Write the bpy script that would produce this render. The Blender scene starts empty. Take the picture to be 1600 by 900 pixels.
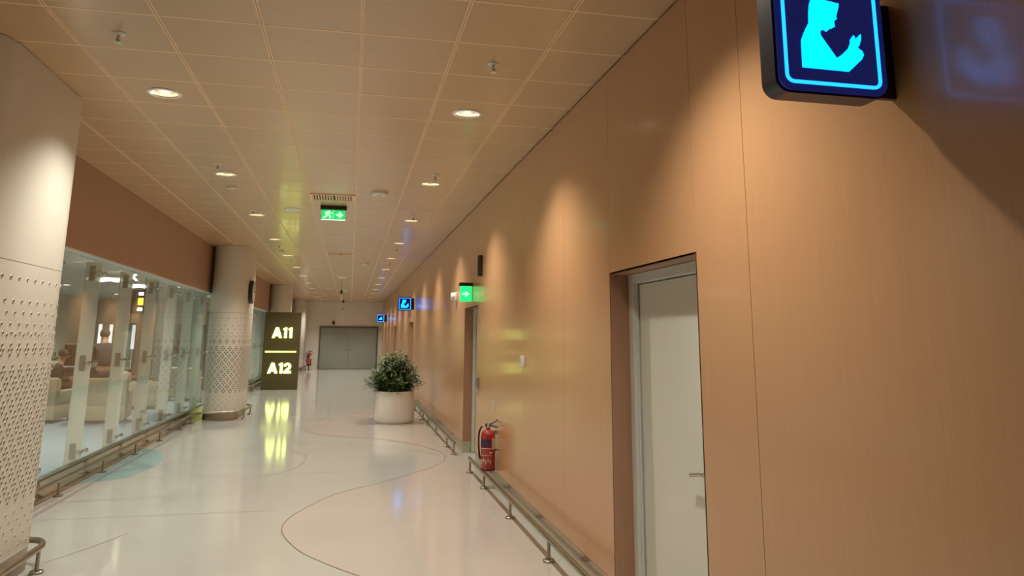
import bpy, bmesh, math, random
from mathutils import Vector, Matrix
random.seed(7)
C = bpy.context.scene.collection
S = bpy.context.scene
PI = math.pi

# ------------------------------------------------------------------ camera
YAW, PITCH, ROLL, H = math.radians(11.8697), math.radians(11.0281), math.radians(0.40415), 1.632
fw = Vector((math.sin(YAW)*math.cos(PITCH), math.cos(YAW)*math.cos(PITCH), math.sin(PITCH)))
rt = Vector((math.cos(YAW), -math.sin(YAW), 0)); up = rt.cross(fw)
r2 = rt*math.cos(ROLL)+up*math.sin(ROLL); u2 = -rt*math.sin(ROLL)+up*math.cos(ROLL)
cam_d = bpy.data.cameras.new('camera'); cam = bpy.data.objects.new('camera', cam_d); C.objects.link(cam)
cam_d.sensor_fit = 'HORIZONTAL'; cam_d.sensor_width = 36; cam_d.lens = 36*1174.68/1600
cam_d.shift_y = -150/1600          # the photograph is the lower part of a taller frame
cam_d.clip_start = 0.05; cam_d.clip_end = 200
cam.matrix_world = Matrix(((r2.x, u2.x, -fw.x, 0), (r2.y, u2.y, -fw.y, 0), (r2.z, u2.z, -fw.z, H), (0, 0, 0, 1)))
S.camera = cam
# ------------------------------------------------------------------ world, exposure
w = bpy.data.worlds.new('world'); S.world = w; w.use_nodes = True
w.node_tree.nodes['Background'].inputs[0].default_value = (1, .9, .75, 1)
w.node_tree.nodes['Background'].inputs[1].default_value = 0.02
vs = S.view_settings; vs.view_transform = 'Standard'; vs.look = 'None'; vs.gamma = 1; vs.exposure = 0.0
vs.use_curve_mapping = False
LAMP_W = 228.0            # each corridor downlight
LAMP_COL = (1.0, .965, .885)
LOUNGE_W = 250.0
LOUNGE_COL = (.96, .97, .86)

# ------------------------------------------------------------------ dimensions
ZC = 3.48; XR = 1.68; XL = -2.88; XG = -3.0; YE = 41.4; YN = -8.0
XLB = -9.5

# ------------------------------------------------------------------ materials
MATS = {}
def srgb(r, g, b):
    f = lambda c: (c/255/12.92) if c/255 <= .04045 else ((c/255+.055)/1.055)**2.4
    return (f(r), f(g), f(b))
def mat(name, col, rough=.5, metal=0, var=.06, scale=(6, 6, 6), detail=3, bump=0, emit=None, estr=0, coat=0, coat_r=.1, spec=.5, trans=0, aniso=0):
    if name in MATS: return MATS[name]
    m = bpy.data.materials.new(name); m.use_nodes = True; MATS[name] = m
    nt = m.node_tree; N = nt.nodes; L = nt.links; p = N['Principled BSDF']
    tc = N.new('ShaderNodeTexCoord'); mp = N.new('ShaderNodeMapping'); mp.inputs['Scale'].default_value = scale
    nz = N.new('ShaderNodeTexNoise'); nz.inputs['Scale'].default_value = 1; nz.inputs['Detail'].default_value = detail
    geo = N.new('ShaderNodeNewGeometry')
    L.new(geo.outputs['Position'], mp.inputs['Vector'])
    L.new(mp.outputs[0], nz.inputs['Vector'])
    cr = N.new('ShaderNodeValToRGB')
    cr.color_ramp.elements[0].position = .3; cr.color_ramp.elements[1].position = .7
    cr.color_ramp.elements[0].color = tuple(max(0, c*(1-var)) for c in col)+(1,)
    cr.color_ramp.elements[1].color = tuple(min(1, c*(1+var)) for c in col)+(1,)
    L.new(nz.outputs['Fac'], cr.inputs[0]); L.new(cr.outputs[0], p.inputs['Base Color'])
    p.inputs['Roughness'].default_value = rough; p.inputs['Metallic'].default_value = metal
    p.inputs['Specular IOR Level'].default_value = spec
    if coat: p.inputs['Coat Weight'].default_value = coat; p.inputs['Coat Roughness'].default_value = coat_r
    if trans: p.inputs['Transmission Weight'].default_value = trans
    if aniso: p.inputs['Anisotropic'].default_value = aniso
    if bump:
        b = N.new('ShaderNodeBump'); b.inputs['Strength'].default_value = bump; b.inputs['Distance'].default_value = .002
        L.new(nz.outputs['Fac'], b.inputs['Height']); L.new(b.outputs[0], p.inputs['Normal'])
    if emit:
        p.inputs['Emission Color'].default_value = tuple(emit)+(1,); p.inputs['Emission Strength'].default_value = estr
    return m
def glass_mat(name, tint, gloss_r=.02, ior=1.5, gcol=(1, 1, 1), haze=0.0, haze_col=(.8, .85, .8)):
    m = bpy.data.materials.new(name); m.use_nodes = True; nt = m.node_tree; N = nt.nodes; L = nt.links
    N.remove(N['Principled BSDF']); out = N['Material Output']
    t = N.new('ShaderNodeBsdfTransparent'); t.inputs[0].default_value = tuple(tint)+(1,)
    g = N.new('ShaderNodeBsdfGlossy'); g.inputs['Roughness'].default_value = gloss_r; g.inputs[0].default_value = tuple(gcol)+(1,)
    lw = N.new('ShaderNodeLayerWeight'); lw.inputs['Blend'].default_value = .5
    pw = N.new('ShaderNodeMath'); pw.operation = 'POWER'; pw.inputs[1].default_value = 5; L.new(lw.outputs['Facing'], pw.inputs[0])
    fr = N.new('ShaderNodeMath'); fr.operation = 'MULTIPLY_ADD'; fr.inputs[1].default_value = .9; fr.inputs[2].default_value = .04; L.new(pw.outputs[0], fr.inputs[0])
    mx = N.new('ShaderNodeMixShader'); L.new(fr.outputs[0], mx.inputs[0])
    if haze:
        d = N.new('ShaderNodeBsdfTranslucent'); d.inputs[0].default_value = tuple(haze_col)+(1,)
        d2 = N.new('ShaderNodeBsdfDiffuse'); d2.inputs[0].default_value = tuple(haze_col)+(1,)
        dm = N.new('ShaderNodeMixShader'); dm.inputs[0].default_value = .5; L.new(d.outputs[0], dm.inputs[1]); L.new(d2.outputs[0], dm.inputs[2])
        m2 = N.new('ShaderNodeMixShader'); m2.inputs[0].default_value = haze
        L.new(t.outputs[0], m2.inputs[1]); L.new(dm.outputs[0], m2.inputs[2]); L.new(m2.outputs[0], mx.inputs[1])
    else:
        L.new(t.outputs[0], mx.inputs[1])
    L.new(g.outputs[0], mx.inputs[2]); L.new(mx.outputs[0], out.inputs[0])
    return m

WOOD = srgb(198, 148, 104)
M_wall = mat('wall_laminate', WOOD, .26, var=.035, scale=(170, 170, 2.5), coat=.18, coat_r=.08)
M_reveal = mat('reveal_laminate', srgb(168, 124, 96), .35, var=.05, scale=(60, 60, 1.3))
M_fascia = mat('fascia_laminate', srgb(168, 130, 102), .38, var=.04, scale=(60, 60, 1.3))
M_dark_gap = mat('joint_shadow_gap', srgb(70, 52, 38), .8)
M_tile = mat('ceiling_tile_laminate', srgb(200, 168, 126), .30, var=.035, scale=(1.5, 60, 60), coat=.2, coat_r=.1)
M_tback = mat('ceiling_joint', srgb(236, 204, 164), .4, var=.03)
M_floor = mat('terrazzo_cream', srgb(184, 182, 173), .10, var=.03, scale=(1.2, 1.2, 1.2), detail=6, spec=.55)
M_pink = mat('terrazzo_blush', srgb(189, 180, 169), .10, var=.03, scale=(1.2, 1.2, 1.2), detail=6, spec=.55)
M_teal = mat('terrazzo_teal', srgb(140, 172, 170), .12, var=.06, scale=(3, 3, 3), detail=6, spec=.55)
M_line = mat('inlay_strip', srgb(140, 125, 105), .4, metal=.3)
M_steel = mat('brushed_steel', srgb(168, 160, 142), .28, metal=1, var=.05, scale=(2, 2, 80))
M_skirt = mat('polished_steel_skirting', srgb(196, 186, 164), .16, metal=1, var=.03, scale=(.6, .6, 30))
M_col = mat('column_cladding', srgb(208, 202, 186), .38, var=.02, scale=(2, 2, 2))
M_hole = mat('perforation_dark', srgb(92, 84, 66), .8)
M_rim = mat('perforation_rim', srgb(226, 218, 198), .4)
M_white = mat('white_paint', srgb(225, 222, 210), .4, var=.02)
M_doorw = mat('door_white', srgb(214, 210, 194), .35, var=.02, scale=(3, 3, 3))
M_frame = mat('door_frame_pale', srgb(205, 204, 192), .35, var=.02)
M_end = mat('end_wall_paint', srgb(238, 232, 218), .6, var=.03, scale=(1, 1, 1))
M_greyd = mat('grey_door', srgb(156, 160, 148), .4, var=.04, scale=(1, 1, 4))
M_greyf = mat('grey_door_frame', srgb(108, 108, 100), .4)
M_black = mat('black_plastic', srgb(26, 24, 22), .35)
M_darkbr = mat('dark_housing', srgb(48, 38, 26), .4)
M_red = mat('extinguisher_red', srgb(168, 48, 40), .25, var=.05, coat=.5, coat_r=.1)
M_bluegrey = mat('valve_grey', srgb(86, 92, 112), .35, metal=.5)
M_label = mat('label_cream', srgb(214, 200, 180), .5)
M_labelb = mat('label_navy', srgb(70, 44, 80), .5)
M_pot = mat('pot_glaze', srgb(238, 232, 220), .3, var=.02)
M_soil = mat('soil', srgb(50, 38, 26), .9, var=.3, scale=(30, 30, 30))
M_leaf = mat('leaf_green', srgb(118, 142, 86), .42, var=.45, scale=(14, 14, 14), detail=2)
M_leafd = mat('leaf_green_deep', srgb(86, 114, 66), .42, var=.4, scale=(14, 14, 14), detail=2)
M_stem = mat('stem_brown', srgb(80, 66, 40), .7)
M_totem = mat('totem_panel', srgb(88, 78, 44), .35, var=.03)
M_letter = mat('letter_light', (1, 1, .8), .5, emit=(1.2, 1.45, .22), estr=3.8)
M_bar = mat('bar_light', (1, 1, .5), .5, emit=(.72, .80, .10), estr=2.6)
M_navy = mat('sign_face', srgb(8, 12, 58), .25, var=.05, emit=(.005, .008, .07), estr=1.0)
M_navyb = mat('sign_body', srgb(30, 26, 44), .35, var=.05)
M_cyan = mat('sign_cyan', (0, .8, 1), .5, emit=(.0, 1.0, 3.6), estr=1)
M_cyan2 = mat('sign_border', (.3, .85, 1), .5, emit=(.01, .78, 3.4), estr=1)
M_exit = mat('exit_green', (.0, .6, .2), .3, emit=(.03, .62, .16), estr=1.0)
M_exitd = mat('exit_mark', (.6, 1, .7), .3, emit=(.45, 1.0, .55), estr=1.1)
M_exitglow = mat('exit_green_bright', (.0, .6, .2), .3, emit=(.01, .75, .16), estr=1.6)
M_lamp = mat('lamp_glow', (1, 1, 1), .5, emit=(1, .96, .86), estr=9)
M_refl = mat('lamp_reflector', srgb(235, 232, 225), .12, metal=.85)
M_trim = mat('lamp_trim', srgb(240, 236, 226), .4, emit=None)
M_sofa = mat('sofa_tan', srgb(184, 170, 142), .8, var=.05)
M_sofa2 = mat('sofa_rust', srgb(140, 82, 58), .7, var=.08)
M_jacket = mat('jacket_dark', srgb(46, 42, 42), .8, var=.12)
M_trous = mat('trousers_dark', srgb(60, 52, 46), .8, var=.1)
M_skin = mat('skin', srgb(160, 116, 88), .6)
M_hair = mat('hair_dark', srgb(36, 28, 22), .6)
M_tablew = mat('table_dark_wood', srgb(78, 52, 38), .35, var=.12, scale=(3, 30, 3))
M_lwall = mat('lounge_wall', srgb(206, 206, 192), .6, var=.03, scale=(1, 1, 1))
M_lwall2 = mat('lounge_wall_warm', srgb(204, 200, 182), .6, var=.03, scale=(1, 1, 1))
M_lceil = mat('lounge_ceiling', srgb(196, 196, 184), .6, var=.02)
M_lfloor = mat('lounge_carpet', srgb(150, 166, 174), .7, var=.05, scale=(8, 8, 8))
M_strip = mat('strip_light', (1, 1, 1), .5, emit=(1, 1, .96), estr=6)
M_yel = mat('board_yellow', (1, .9, 0), .5, emit=(.85, .9, .08), estr=1.6)
M_plate = mat('fitting_plate', srgb(150, 146, 134), .4, metal=.6)
M_chrome = mat('fitting_chrome', srgb(205, 204, 196), .15, metal=1)
M_glass = glass_mat('pane_glass', (.965, .985, .975), .012, 1.55, (.97, 1, .99))
M_fin = glass_mat('fin_glass', (.9, .93, .9), .08, 1.5, (1, 1, 1), haze=.8, haze_col=(.86, .86, .78))
M_acr = glass_mat('acrylic', (.6, .95, .7), .05, 1.45, haze=.2, haze_col=(.4, .8, .5))

# ------------------------------------------------------------------ geometry helpers
class MB:
    def __init__(s): s.v = []; s.f = []
    def add(s, vs, fs):
        n = len(s.v); s.v += [tuple(a) for a in vs]; s.f += [tuple(i+n for i in f) for f in fs]; return s
    def box(s, x0, x1, y0, y1, z0, z1):
        return s.add([(x0, y0, z0), (x1, y0, z0), (x1, y1, z0), (x0, y1, z0), (x0, y0, z1), (x1, y0, z1), (x1, y1, z1), (x0, y1, z1)],
                     [(0, 3, 2, 1), (4, 5, 6, 7), (0, 1, 5, 4), (1, 2, 6, 5), (2, 3, 7, 6), (3, 0, 4, 7)])
    def bbox(s, x0, x1, y0, y1, z0, z1, b=.004):
        bm = bmesh.new(); bmesh.ops.create_cube(bm, size=1)
        for v in bm.verts:
            v.co = ((x0+x1)/2+v.co.x*(x1-x0), (y0+y1)/2+v.co.y*(y1-y0), (z0+z1)/2+v.co.z*(z1-z0))
        bmesh.ops.bevel(bm, geom=bm.edges[:], offset=b, segments=2, profile=.5, affect='EDGES')
        bm.verts.ensure_lookup_table(); n = len(s.v)
        for i, v in enumerate(bm.verts): v.index = i; s.v.append(tuple(v.co))
        for f in bm.faces: s.f.append(tuple(v.index+n for v in f.verts))
        bm.free(); return s
    def tube(s, pts, r, seg=12, cap=True, closed=False):
        pts = [Vector(p) for p in pts]; n = len(pts); rings = []; prev = None
        for i, p in enumerate(pts):
            if closed: t = pts[(i+1) % n]-pts[i-1]
            else: t = pts[min(i+1, n-1)]-pts[max(i-1, 0)]
            t.normalize()
            if prev is None:
                a = Vector((0, 0, 1)) if abs(t.z) < .9 else Vector((1, 0, 0)); u = t.cross(a).normalized()
            else:
                u = (prev-t*prev.dot(t)).normalized()
            prev = u; v = t.cross(u); rr = r[i] if isinstance(r, (list, tuple)) else r
            rings.append([p+(u*math.cos(k*2*PI/seg)+v*math.sin(k*2*PI/seg))*rr for k in range(seg)])
        vs = [q for R_ in rings for q in R_]; fs = []
        for i in range(n if closed else n-1):
            j = (i+1) % n
            for k in range(seg): fs.append((i*seg+k, i*seg+(k+1) % seg, j*seg+(k+1) % seg, j*seg+k))
        if cap and not closed: fs += [tuple(range(seg))[::-1], tuple((n-1)*seg+k for k in range(seg))]
        return s.add(vs, fs)
    def lathe(s, prof, c=(0, 0, 0), seg=24, axis='z', cap0=True, cap1=True):
        vs = []; fs = []
        for r, h in prof:
            for k in range(seg):
                a = 2*PI*k/seg; x, y = r*math.cos(a), r*math.sin(a)
                p = (x, y, h) if axis == 'z' else ((h, x, y) if axis == 'x' else (x, h, -y) )
                vs.append((c[0]+p[0], c[1]+p[1], c[2]+p[2]))
        n = len(prof)
        for i in range(n-1):
            for k in range(seg): fs.append((i*seg+k, i*seg+(k+1) % seg, (i+1)*seg+(k+1) % seg, (i+1)*seg+k))
        if cap0: fs.append(tuple(range(seg))[::-1])
        if cap1: fs.append(tuple((n-1)*seg+k for k in range(seg)))
        return s.add(vs, fs)
    def prism(s, poly, z0, z1):
        n = len(poly); vs = [(x, y, z0) for x, y in poly]+[(x, y, z1) for x, y in poly]
        fs = [tuple(range(n))[::-1], tuple(range(n, 2*n))]+[(i, (i+1) % n, n+(i+1) % n, n+i) for i in range(n)]
        return s.add(vs, fs)
    def mesh(s, name, m, smooth=False):
        me = bpy.data.meshes.new(name); me.from_pydata(s.v, [], s.f); me.update()
        bm = bmesh.new(); bm.from_mesh(me); bmesh.ops.recalc_face_normals(bm, faces=bm.faces); bm.to_mesh(me); bm.free()
        me.materials.append(m)
        if smooth:
            for p in me.polygons: p.use_smooth = True
            try: me.set_sharp_from_angle(angle=math.radians(40))
            except Exception: pass
        return me
    def build(s, name, m, parent=None, smooth=False, loc=None):
        return link(name, s.mesh(name, m, smooth), parent, loc)
def link(name, data, parent=None, loc=None):
    o = bpy.data.objects.new(name, data); C.objects.link(o)
    if parent: o.parent = parent
    if loc: o.location = loc
    return o
def tag(o, label, cat, group=None):
    o['label'] = label; o['category'] = cat
    if group: o['group'] = group
    return o
def thing(name, label, cat, loc=(0, 0, 0), group=None, rz=0):
    o = link(name, None, None, loc); o.rotation_euler = (0, 0, rz); o.empty_display_size = .1
    return tag(o, label, cat, group)
def struct(o): o['kind'] = 'structure'; return o
def flat_shape(name, splines, depth, m, parent=None, mw=None):
    """closed outlines in a local xy plane, holes allowed, given a real thickness"""
    cu = bpy.data.curves.new(name, 'CURVE'); cu.dimensions = '2D'; cu.fill_mode = 'BOTH'; cu.extrude = depth/2
    for pts in splines:
        sp = cu.splines.new('POLY'); sp.points.add(len(pts)-1); sp.use_cyclic_u = True
        for i, (x, y) in enumerate(pts): sp.points[i].co = (x, y, 0, 1)
    o = bpy.data.objects.new(name, cu); C.objects.link(o)
    dg = bpy.context.evaluated_depsgraph_get(); me = bpy.data.meshes.new_from_object(o.evaluated_get(dg))
    bpy.data.objects.remove(o); me.name = name
    if mw is not None: me.transform(mw)
    me.materials.clear(); me.materials.append(m)
    return link(name, me, parent)
FACE_CAM = Matrix(((1, 0, 0, 0), (0, 0, -1, 0), (0, 1, 0, 0), (0, 0, 0, 1)))      # local xy -> world xz, front towards -Y
def rrect(x0, x1, y0, y1, r, n=6):
    out = []
    for cx, cy, a0 in ((x1-r, y1-r, 0), (x0+r, y1-r, PI/2), (x0+r, y0+r, PI), (x1-r, y0+r, 1.5*PI)):
        for k in range(n+1):
            a = a0+PI/2*k/n; out.append((cx+r*math.cos(a), cy+r*math.sin(a)))
    return out
def smooth_path(pts, n=8, closed=False):
    out = []; P = [Vector(p) for p in pts]; L = len(P)
    for i in range(L if closed else L-1):
        p0 = P[i-1] if (i > 0 or closed) else P[0]; p1 = P[i]; p2 = P[(i+1) % L]; p3 = P[(i+2) % L] if (closed or i+2 < L) else P[-1]
        for k in range(n):
            t = k/n
            out.append(.5*((2*p1)+(p2-p0)*t+(2*p0-5*p1+4*p2-p3)*t*t+(3*p1-p0-3*p2+p3)*t**3))
    if not closed: out.append(P[-1])
    return out

# ------------------------------------------------------------------ floor
floor = struct(MB().box(XLB-.2, 2.1, YN-.2, YE+.3, -.1, 0).build('floor', M_floor))
lobe = [(2.6, 21.5), (1.0, 19.5), (.2, 17.6), (-.38, 16.25), (-.72, 15.6), (-.75, 14.6), (-.42, 13.75), (.12, 13.3), (.5, 13.1), (1.04, 12.35), (1.276, 11.747), (1.381, 11.342), (1.361, 10.867), (1.287, 10.545), (1.08, 10.117),
        (.762, 9.658), (.46, 9.247), (-.01, 8.732), (-.204, 8.369), (-.404, 7.847), (-.488, 7.499), (-.496, 7.127), (-.416, 6.776), (-.284, 6.412),
        (-.097, 6.088), (.134, 5.752), (.55, 5.2), (1.0, 4.6), (1.6, 3.9)]
lob = [(min(p.x, 1.66), p.y) for p in smooth_path([(x, y, 0) for x, y in lobe], 6)]
def strip2d(pts, wdt, z0, z1, mb):
    for i in range(len(pts)-1):
        a, b = Vector(pts[i]), Vector(pts[i+1]); d = (b-a)
        if d.length < 1e-6: continue
        n = Vector((-d.y, d.x)).normalized()*wdt/2; e = d.normalized()*wdt*.3
        a2, b2 = a-e, b+e
        q = [a2+n, a2-n, b2-n, b2+n]
        mb.add([(p.x, p.y, z1) for p in q], [(0, 1, 2, 3)])
    return mb
def flat_poly(name, pts, z, m):
    from mathutils.geometry import tessellate_polygon
    tri = tessellate_polygon([[Vector((x, y, 0)) for x, y in pts]])
    fs = []
    for a, b, c in tri:
        A, B, D = Vector(pts[a]), Vector(pts[b]), Vector(pts[c])
        fs.append((a, b, c) if (B-A).cross(D-A) > 0 else (a, c, b))
    me = bpy.data.meshes.new(name); me.from_pydata([(x, y, z) for x, y in pts], [], fs); me.update(); me.materials.append(m)
    return link(name, me, floor)
lp = []
for p in lob:
    if not lp or (Vector(p)-Vector(lp[-1])).length > .01: lp.append(p)
flat_poly('floor_inlay', lp, .0008, M_pink)
strip2d([p for p in lob if p[0] < 1.655], .009, 0, .0016, MB()).build('inlay_line', M_line, floor)
teal = [(-2.96, 9.55), (-2.86, 9.72), (-2.62, 9.88), (-2.485, 10.078), (-2.39, 10.45), (-2.36, 10.842), (-2.38, 11.25), (-2.44, 11.6), (-2.6, 12.15), (-2.888, 12.478), (-2.96, 12.52)]
flat_poly('floor_inlay', [(p.x, p.y) for p in smooth_path([(x, y, 0) for x, y in teal], 5)], .0008, M_teal)
for k, c in enumerate([[(-.78, 11.95), (-.69, 11.77), (-.55, 11.5), (-.515, 11.173), (-.53, 10.85), (-.555, 10.589), (-.698, 10.176), (-.9, 9.9), (-1.3, 9.7)],
          [(-2.9, 7.9), (-1.9, 7.93), (-.6, 7.95)], [(-2.9, 10.0), (-1.5, 10.0), (0, 9.98)], [(-2.1, 6.5), (-1.9, 6.9), (-1.75, 7.3)],
          [(-1.2, 12.6), (.4, 12.3), (1.3, 11.2)]]):
    q = [(p.x, p.y) for p in smooth_path([(x, y, 0) for x, y in c], 6)]
    strip2d(q, .005, 0, .0018, MB()).build('inlay_line', mat('joint_faint', srgb(140, 132, 118), .3) if k else M_line, floor)

# ------------------------------------------------------------------ ceiling
ceiling = struct(MB().box(XL-.1, 2.1, YN-.2, YE+.3, ZC+.16, ZC+.3).build('ceiling', M_tback))
GX = [XL+.004]+[-.013+.5925*k for k in range(-4, 3)]+[XR+.02]
Y0T, PT = 4.483, .6022
LX = (-1.495, .876); LY = [6.02+3.011*k for k in range(-1, 12)]
def tile_mesh(wd, ln, hole):
    mb = MB(); g = .009; x, y = wd/2-.014, ln/2-g; b = .0015
    if not hole:
        mb.add([(-x, -y, b), (x, -y, b), (x, y, b), (-x, y, b), (-x+b, -y+b, 0), (x-b, -y+b, 0), (x-b, y-b, 0), (-x+b, y-b, 0), (-x, -y, .02), (x, -y, .02), (x, y, .02), (-x, y, .02)],
               [(4, 7, 6, 5), (0, 4, 5, 1), (1, 5, 6, 2), (2, 6, 7, 3), (3, 7, 4, 0), (0, 1, 9, 8), (1, 2, 10, 9), (2, 3, 11, 10), (3, 0, 8, 11)])
    else:
        n = 32; r = .112; sq = []; ci = []
        for k in range(n):
            a = 2*PI*(k+.5)/n; c, s = math.cos(a), math.sin(a); t = min(x/abs(c), y/abs(s))
            sq.append((c*t, s*t)); ci.append((c*r, s*r))
        # exact corners
        for cx, cy in ((x, y), (-x, y), (-x, -y), (x, -y)):
            k = min(range(n), key=lambda i: (sq[i][0]-cx)**2+(sq[i][1]-cy)**2); sq[k] = (cx, cy)
        V = [(p[0], p[1], 0) for p in sq]+[(p[0], p[1], 0) for p in ci]+[(p[0], p[1], .02) for p in sq]+[(p[0], p[1], .02) for p in ci]
        F = []
        for k in range(n):
            j = (k+1) % n
            F += [(k, n+k, n+j, j), (k, j, 2*n+j, 2*n+k), (n+k, 3*n+k, 3*n+j, n+j)]
        mb.add(V, F)
    return mb.mesh('ceiling_tile', M_tile)
tcache = {}
def is_light(cx, cy): return any(abs(cx-a) < .06 for a in LX) and any(abs(cy-b) < .25 for b in LY)
NEAR0, NEAR1 = -2, 26
far_mb = MB()
for r in range(-16, 62):
    y = Y0T+PT*(r+.5)
    if y-PT/2 > YE: break
    for c in range(len(GX)-1):
        x0, x1 = GX[c], GX[c+1]; cx = (x0+x1)/2; h = is_light(cx, y)
        wd = x1-x0
        if NEAR0 <= r < NEAR1 or h:
            key = (round(wd, 3), h)
            if key not in tcache: tcache[key] = tile_mesh(wd, PT, h)
            link('ceiling_tile', tcache[key], ceiling, (cx, y, ZC))
        else:
            far_mb.box(x0+.014, x1-.014, y-PT/2+.006, y+PT/2-.006, ZC, ZC+.02)
fo = far_mb.build('ceiling_tile_field', M_tile, ceiling); fo['kind'] = 'stuff'
for r in range(-16, 62):
    y = Y0T+PT*r
    if y > YE: break
    MB().box(XL, XR+.02, y-.0095, y+.0095, ZC-.0010, ZC+.004).build('cross_rail', M_tback, ceiling)
# pale backing seen in the tile joints, left open above the lamps
bk = MB()
xs = [XL]+[v for a in LX for v in (a-.13, a+.13)]+[XR+.1]
bk.box(xs[0], xs[1], YN, YE, ZC+.006, ZC+.010); bk.box(xs[2], xs[3], YN, YE, ZC+.006, ZC+.010); bk.box(xs[4], xs[5], YN, YE, ZC+.006, ZC+.010)
for a in LX:
    yy = YN
    for b in LY:
        bk.box(a-.13, a+.13, yy, b-.17, ZC+.006, ZC+.010); yy = b+.17
    bk.box(a-.13, a+.13, yy, YE, ZC+.006, ZC+.010)
bk.build('joint_backing', M_tback, ceiling)
for x in GX[1:-1]:
    rb = MB()
    for d in (-.0085, .0085): rb.box(x+d-.0055, x+d+.0055, YN, YE, ZC-.0015, ZC+.012)
    rb.build('carrier_rail', M_tback, ceiling)

# ------------------------------------------------------------------ right wall with door openings
DOORS = [(3.50, 4.79, 2.055), (10.2, 11.38, 2.06), (21.1, 22.37, 2.055), (28.9, 30.25, 2.06)]
wr = MB(); yy = YN
for a, b, zt in DOORS:
    wr.box(XR+.012, 2.0, yy, a-.012, 0, ZC+.3); wr.box(XR+.012, 2.0, a-.012, b+.012, zt+.012, ZC+.3); yy = b+.012
wr.box(XR+.012, 2.0, yy, YE, 0, ZC+.3)
wall_right = struct(wr.build('wall_right', M_dark_gap))
def panel(y0, y1, z0, z1, g=.003):
    MB().bbox(XR, XR+.0125, y0+g/2, y1-g/2, z0, z1, .0012).build('wall_panel', M_wall, wall_right)
SK = .15
JT = [YN, -6.5, -5.0, -3.0, -1.5, 0.0, 1.48, 2.98, 3.50]
for a, b in zip(JT[:-1], JT[1:]): panel(a, b, SK, ZC-.012)
panel(3.50, 4.79, 2.055, ZC-.012)
for a, b in ((4.79, 5.93), (5.93, 7.42), (7.42, 8.92), (8.92, 10.2)): panel(a, b, SK, ZC-.012)
panel(10.2, 11.38, 2.06, ZC-.012)
def run(y0, y1):
    n = max(1, round((y1-y0)/1.5)); 
    for k in range(n): panel(y0+(y1-y0)*k/n, y0+(y1-y0)*(k+1)/n, SK, ZC-.012)
run(11.38, 21.1); panel(21.1, 22.37, 2.055, ZC-.012); run(22.37, 28.9); panel(28.9, 30.25, 2.06, ZC-.012); run(30.25, YE)
# skirting
bb = None; edges = [YN]+[v for d in DOORS for v in (d[0], d[1])]+[YE]
bb = struct(link('baseboard_right', None))
for i in range(0, len(edges), 2):
    MB().box(XR-.004, XR+.014, edges[i], edges[i+1], 0, SK).build('skirting_strip', M_skirt, bb)
DEP = .145
def door(idx, y0, y1, zt, detail=True):
    d = struct(link('door_%d' % idx, None, None, (XR, y0, 0)))
    W = y1-y0
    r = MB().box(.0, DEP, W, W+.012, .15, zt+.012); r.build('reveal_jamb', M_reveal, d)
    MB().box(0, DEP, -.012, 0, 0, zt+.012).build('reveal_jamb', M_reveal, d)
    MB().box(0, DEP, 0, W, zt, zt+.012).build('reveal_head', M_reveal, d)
    MB().box(-.002, DEP, W-.001, W+.012, 0, .15).build('reveal_skirting', M_skirt, d)
    fr = link('door_frame', None, d)
    fw_ = .085
    me = MB(); me.bbox(DEP-.02, DEP+.10, 0.001, fw_, 0, zt-.001, .004); me.bbox(DEP-.02, DEP+.10, W-fw_, W-.001, 0, zt-.001, .004); me.bbox(DEP-.02, DEP+.10, fw_, W-fw_, zt-fw_*.75, zt-.001, .004)
    fr.data = None
    bpy.data.objects.remove(fr); fr = me.build('door_frame', M_frame, d)
    MB().box(DEP+.0, DEP+.012, W-fw_-.012, W-fw_-.001, 0, zt-fw_*.75).build('door_stop', M_frame, fr)
    lf = MB().bbox(DEP+.022, DEP+.07, fw_+.006, W-fw_-.008, .008, zt-fw_*.75-.006, .003).build('door_leaf', M_doorw, d)
    MB().box(DEP+.055, DEP+.12, -.0, W, 0, zt).build('door_backing', M_black, d)
    if detail:
        hy = fw_+.165; x = DEP+.022
        h = MB().tube([(x, hy, .955), (x-.055, hy, .955)], .012, 10)
        h.tube([(x-.055, hy-.012, .955), (x-.055, hy+.06, .947), (x-.05, hy+.155, .928)], .010, 10); h.lathe([(.027, -.008), (.027, 0)], (x, hy, .955), 16, 'x')
        h.build('lever_handle', M_chrome, lf, True)
        MB().bbox(x-.006, x, hy-.05, hy+.085, .80, .865, .002).build('lock_plate', M_steel, lf)
    return d
for i, (a, b, zt) in enumerate(DOORS): door(i+1, a, b, zt, i < 2)

# ------------------------------------------------------------------ end and near walls
wall_far = struct(MB().box(-3.2, 2.0, YE, YE+.25, 0, ZC+.3).build('wall_far', M_end))
struct(MB().box(XLB-.2, 2.1, YN-.2, YN, 0, ZC+.3).build('wall_near', M_end))
d = struct(link('door_5', None, None, (-.065, YE, 0)))
fr = MB(); fr.bbox(-1.52, -1.44, -.05, .0, 0, 2.2, .006); fr.bbox(1.44, 1.52, -.05, .0, 0, 2.2, .006); fr.bbox(-1.44, 1.44, -.05, 0, 2.11, 2.2, .006)
fr.build('door_frame', M_greyf, d)
for sx in (-1, 1):
    lf = MB().bbox(min(sx*.006, sx*1.435), max(sx*.006, sx*1.435), -.03, -.001, .01, 2.105, .004).build('door_leaf', M_greyd, d)
    MB().tube([(sx*.10, -.03, 1.0), (sx*.10, -.075, 1.0), (sx*.22, -.08, 1.0)], .014, 8).build('lever_handle', M_chrome, lf, True)
    MB().lathe([(.03, -.035), (.03, -.03)], (sx*.10, 0, 1.0), 12, 'y').build('rose', M_chrome, lf)
MB().box(-1.45, -1.44+.005, -.002, 0, 0, .01).build('threshold', M_greyf, d)

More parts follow.
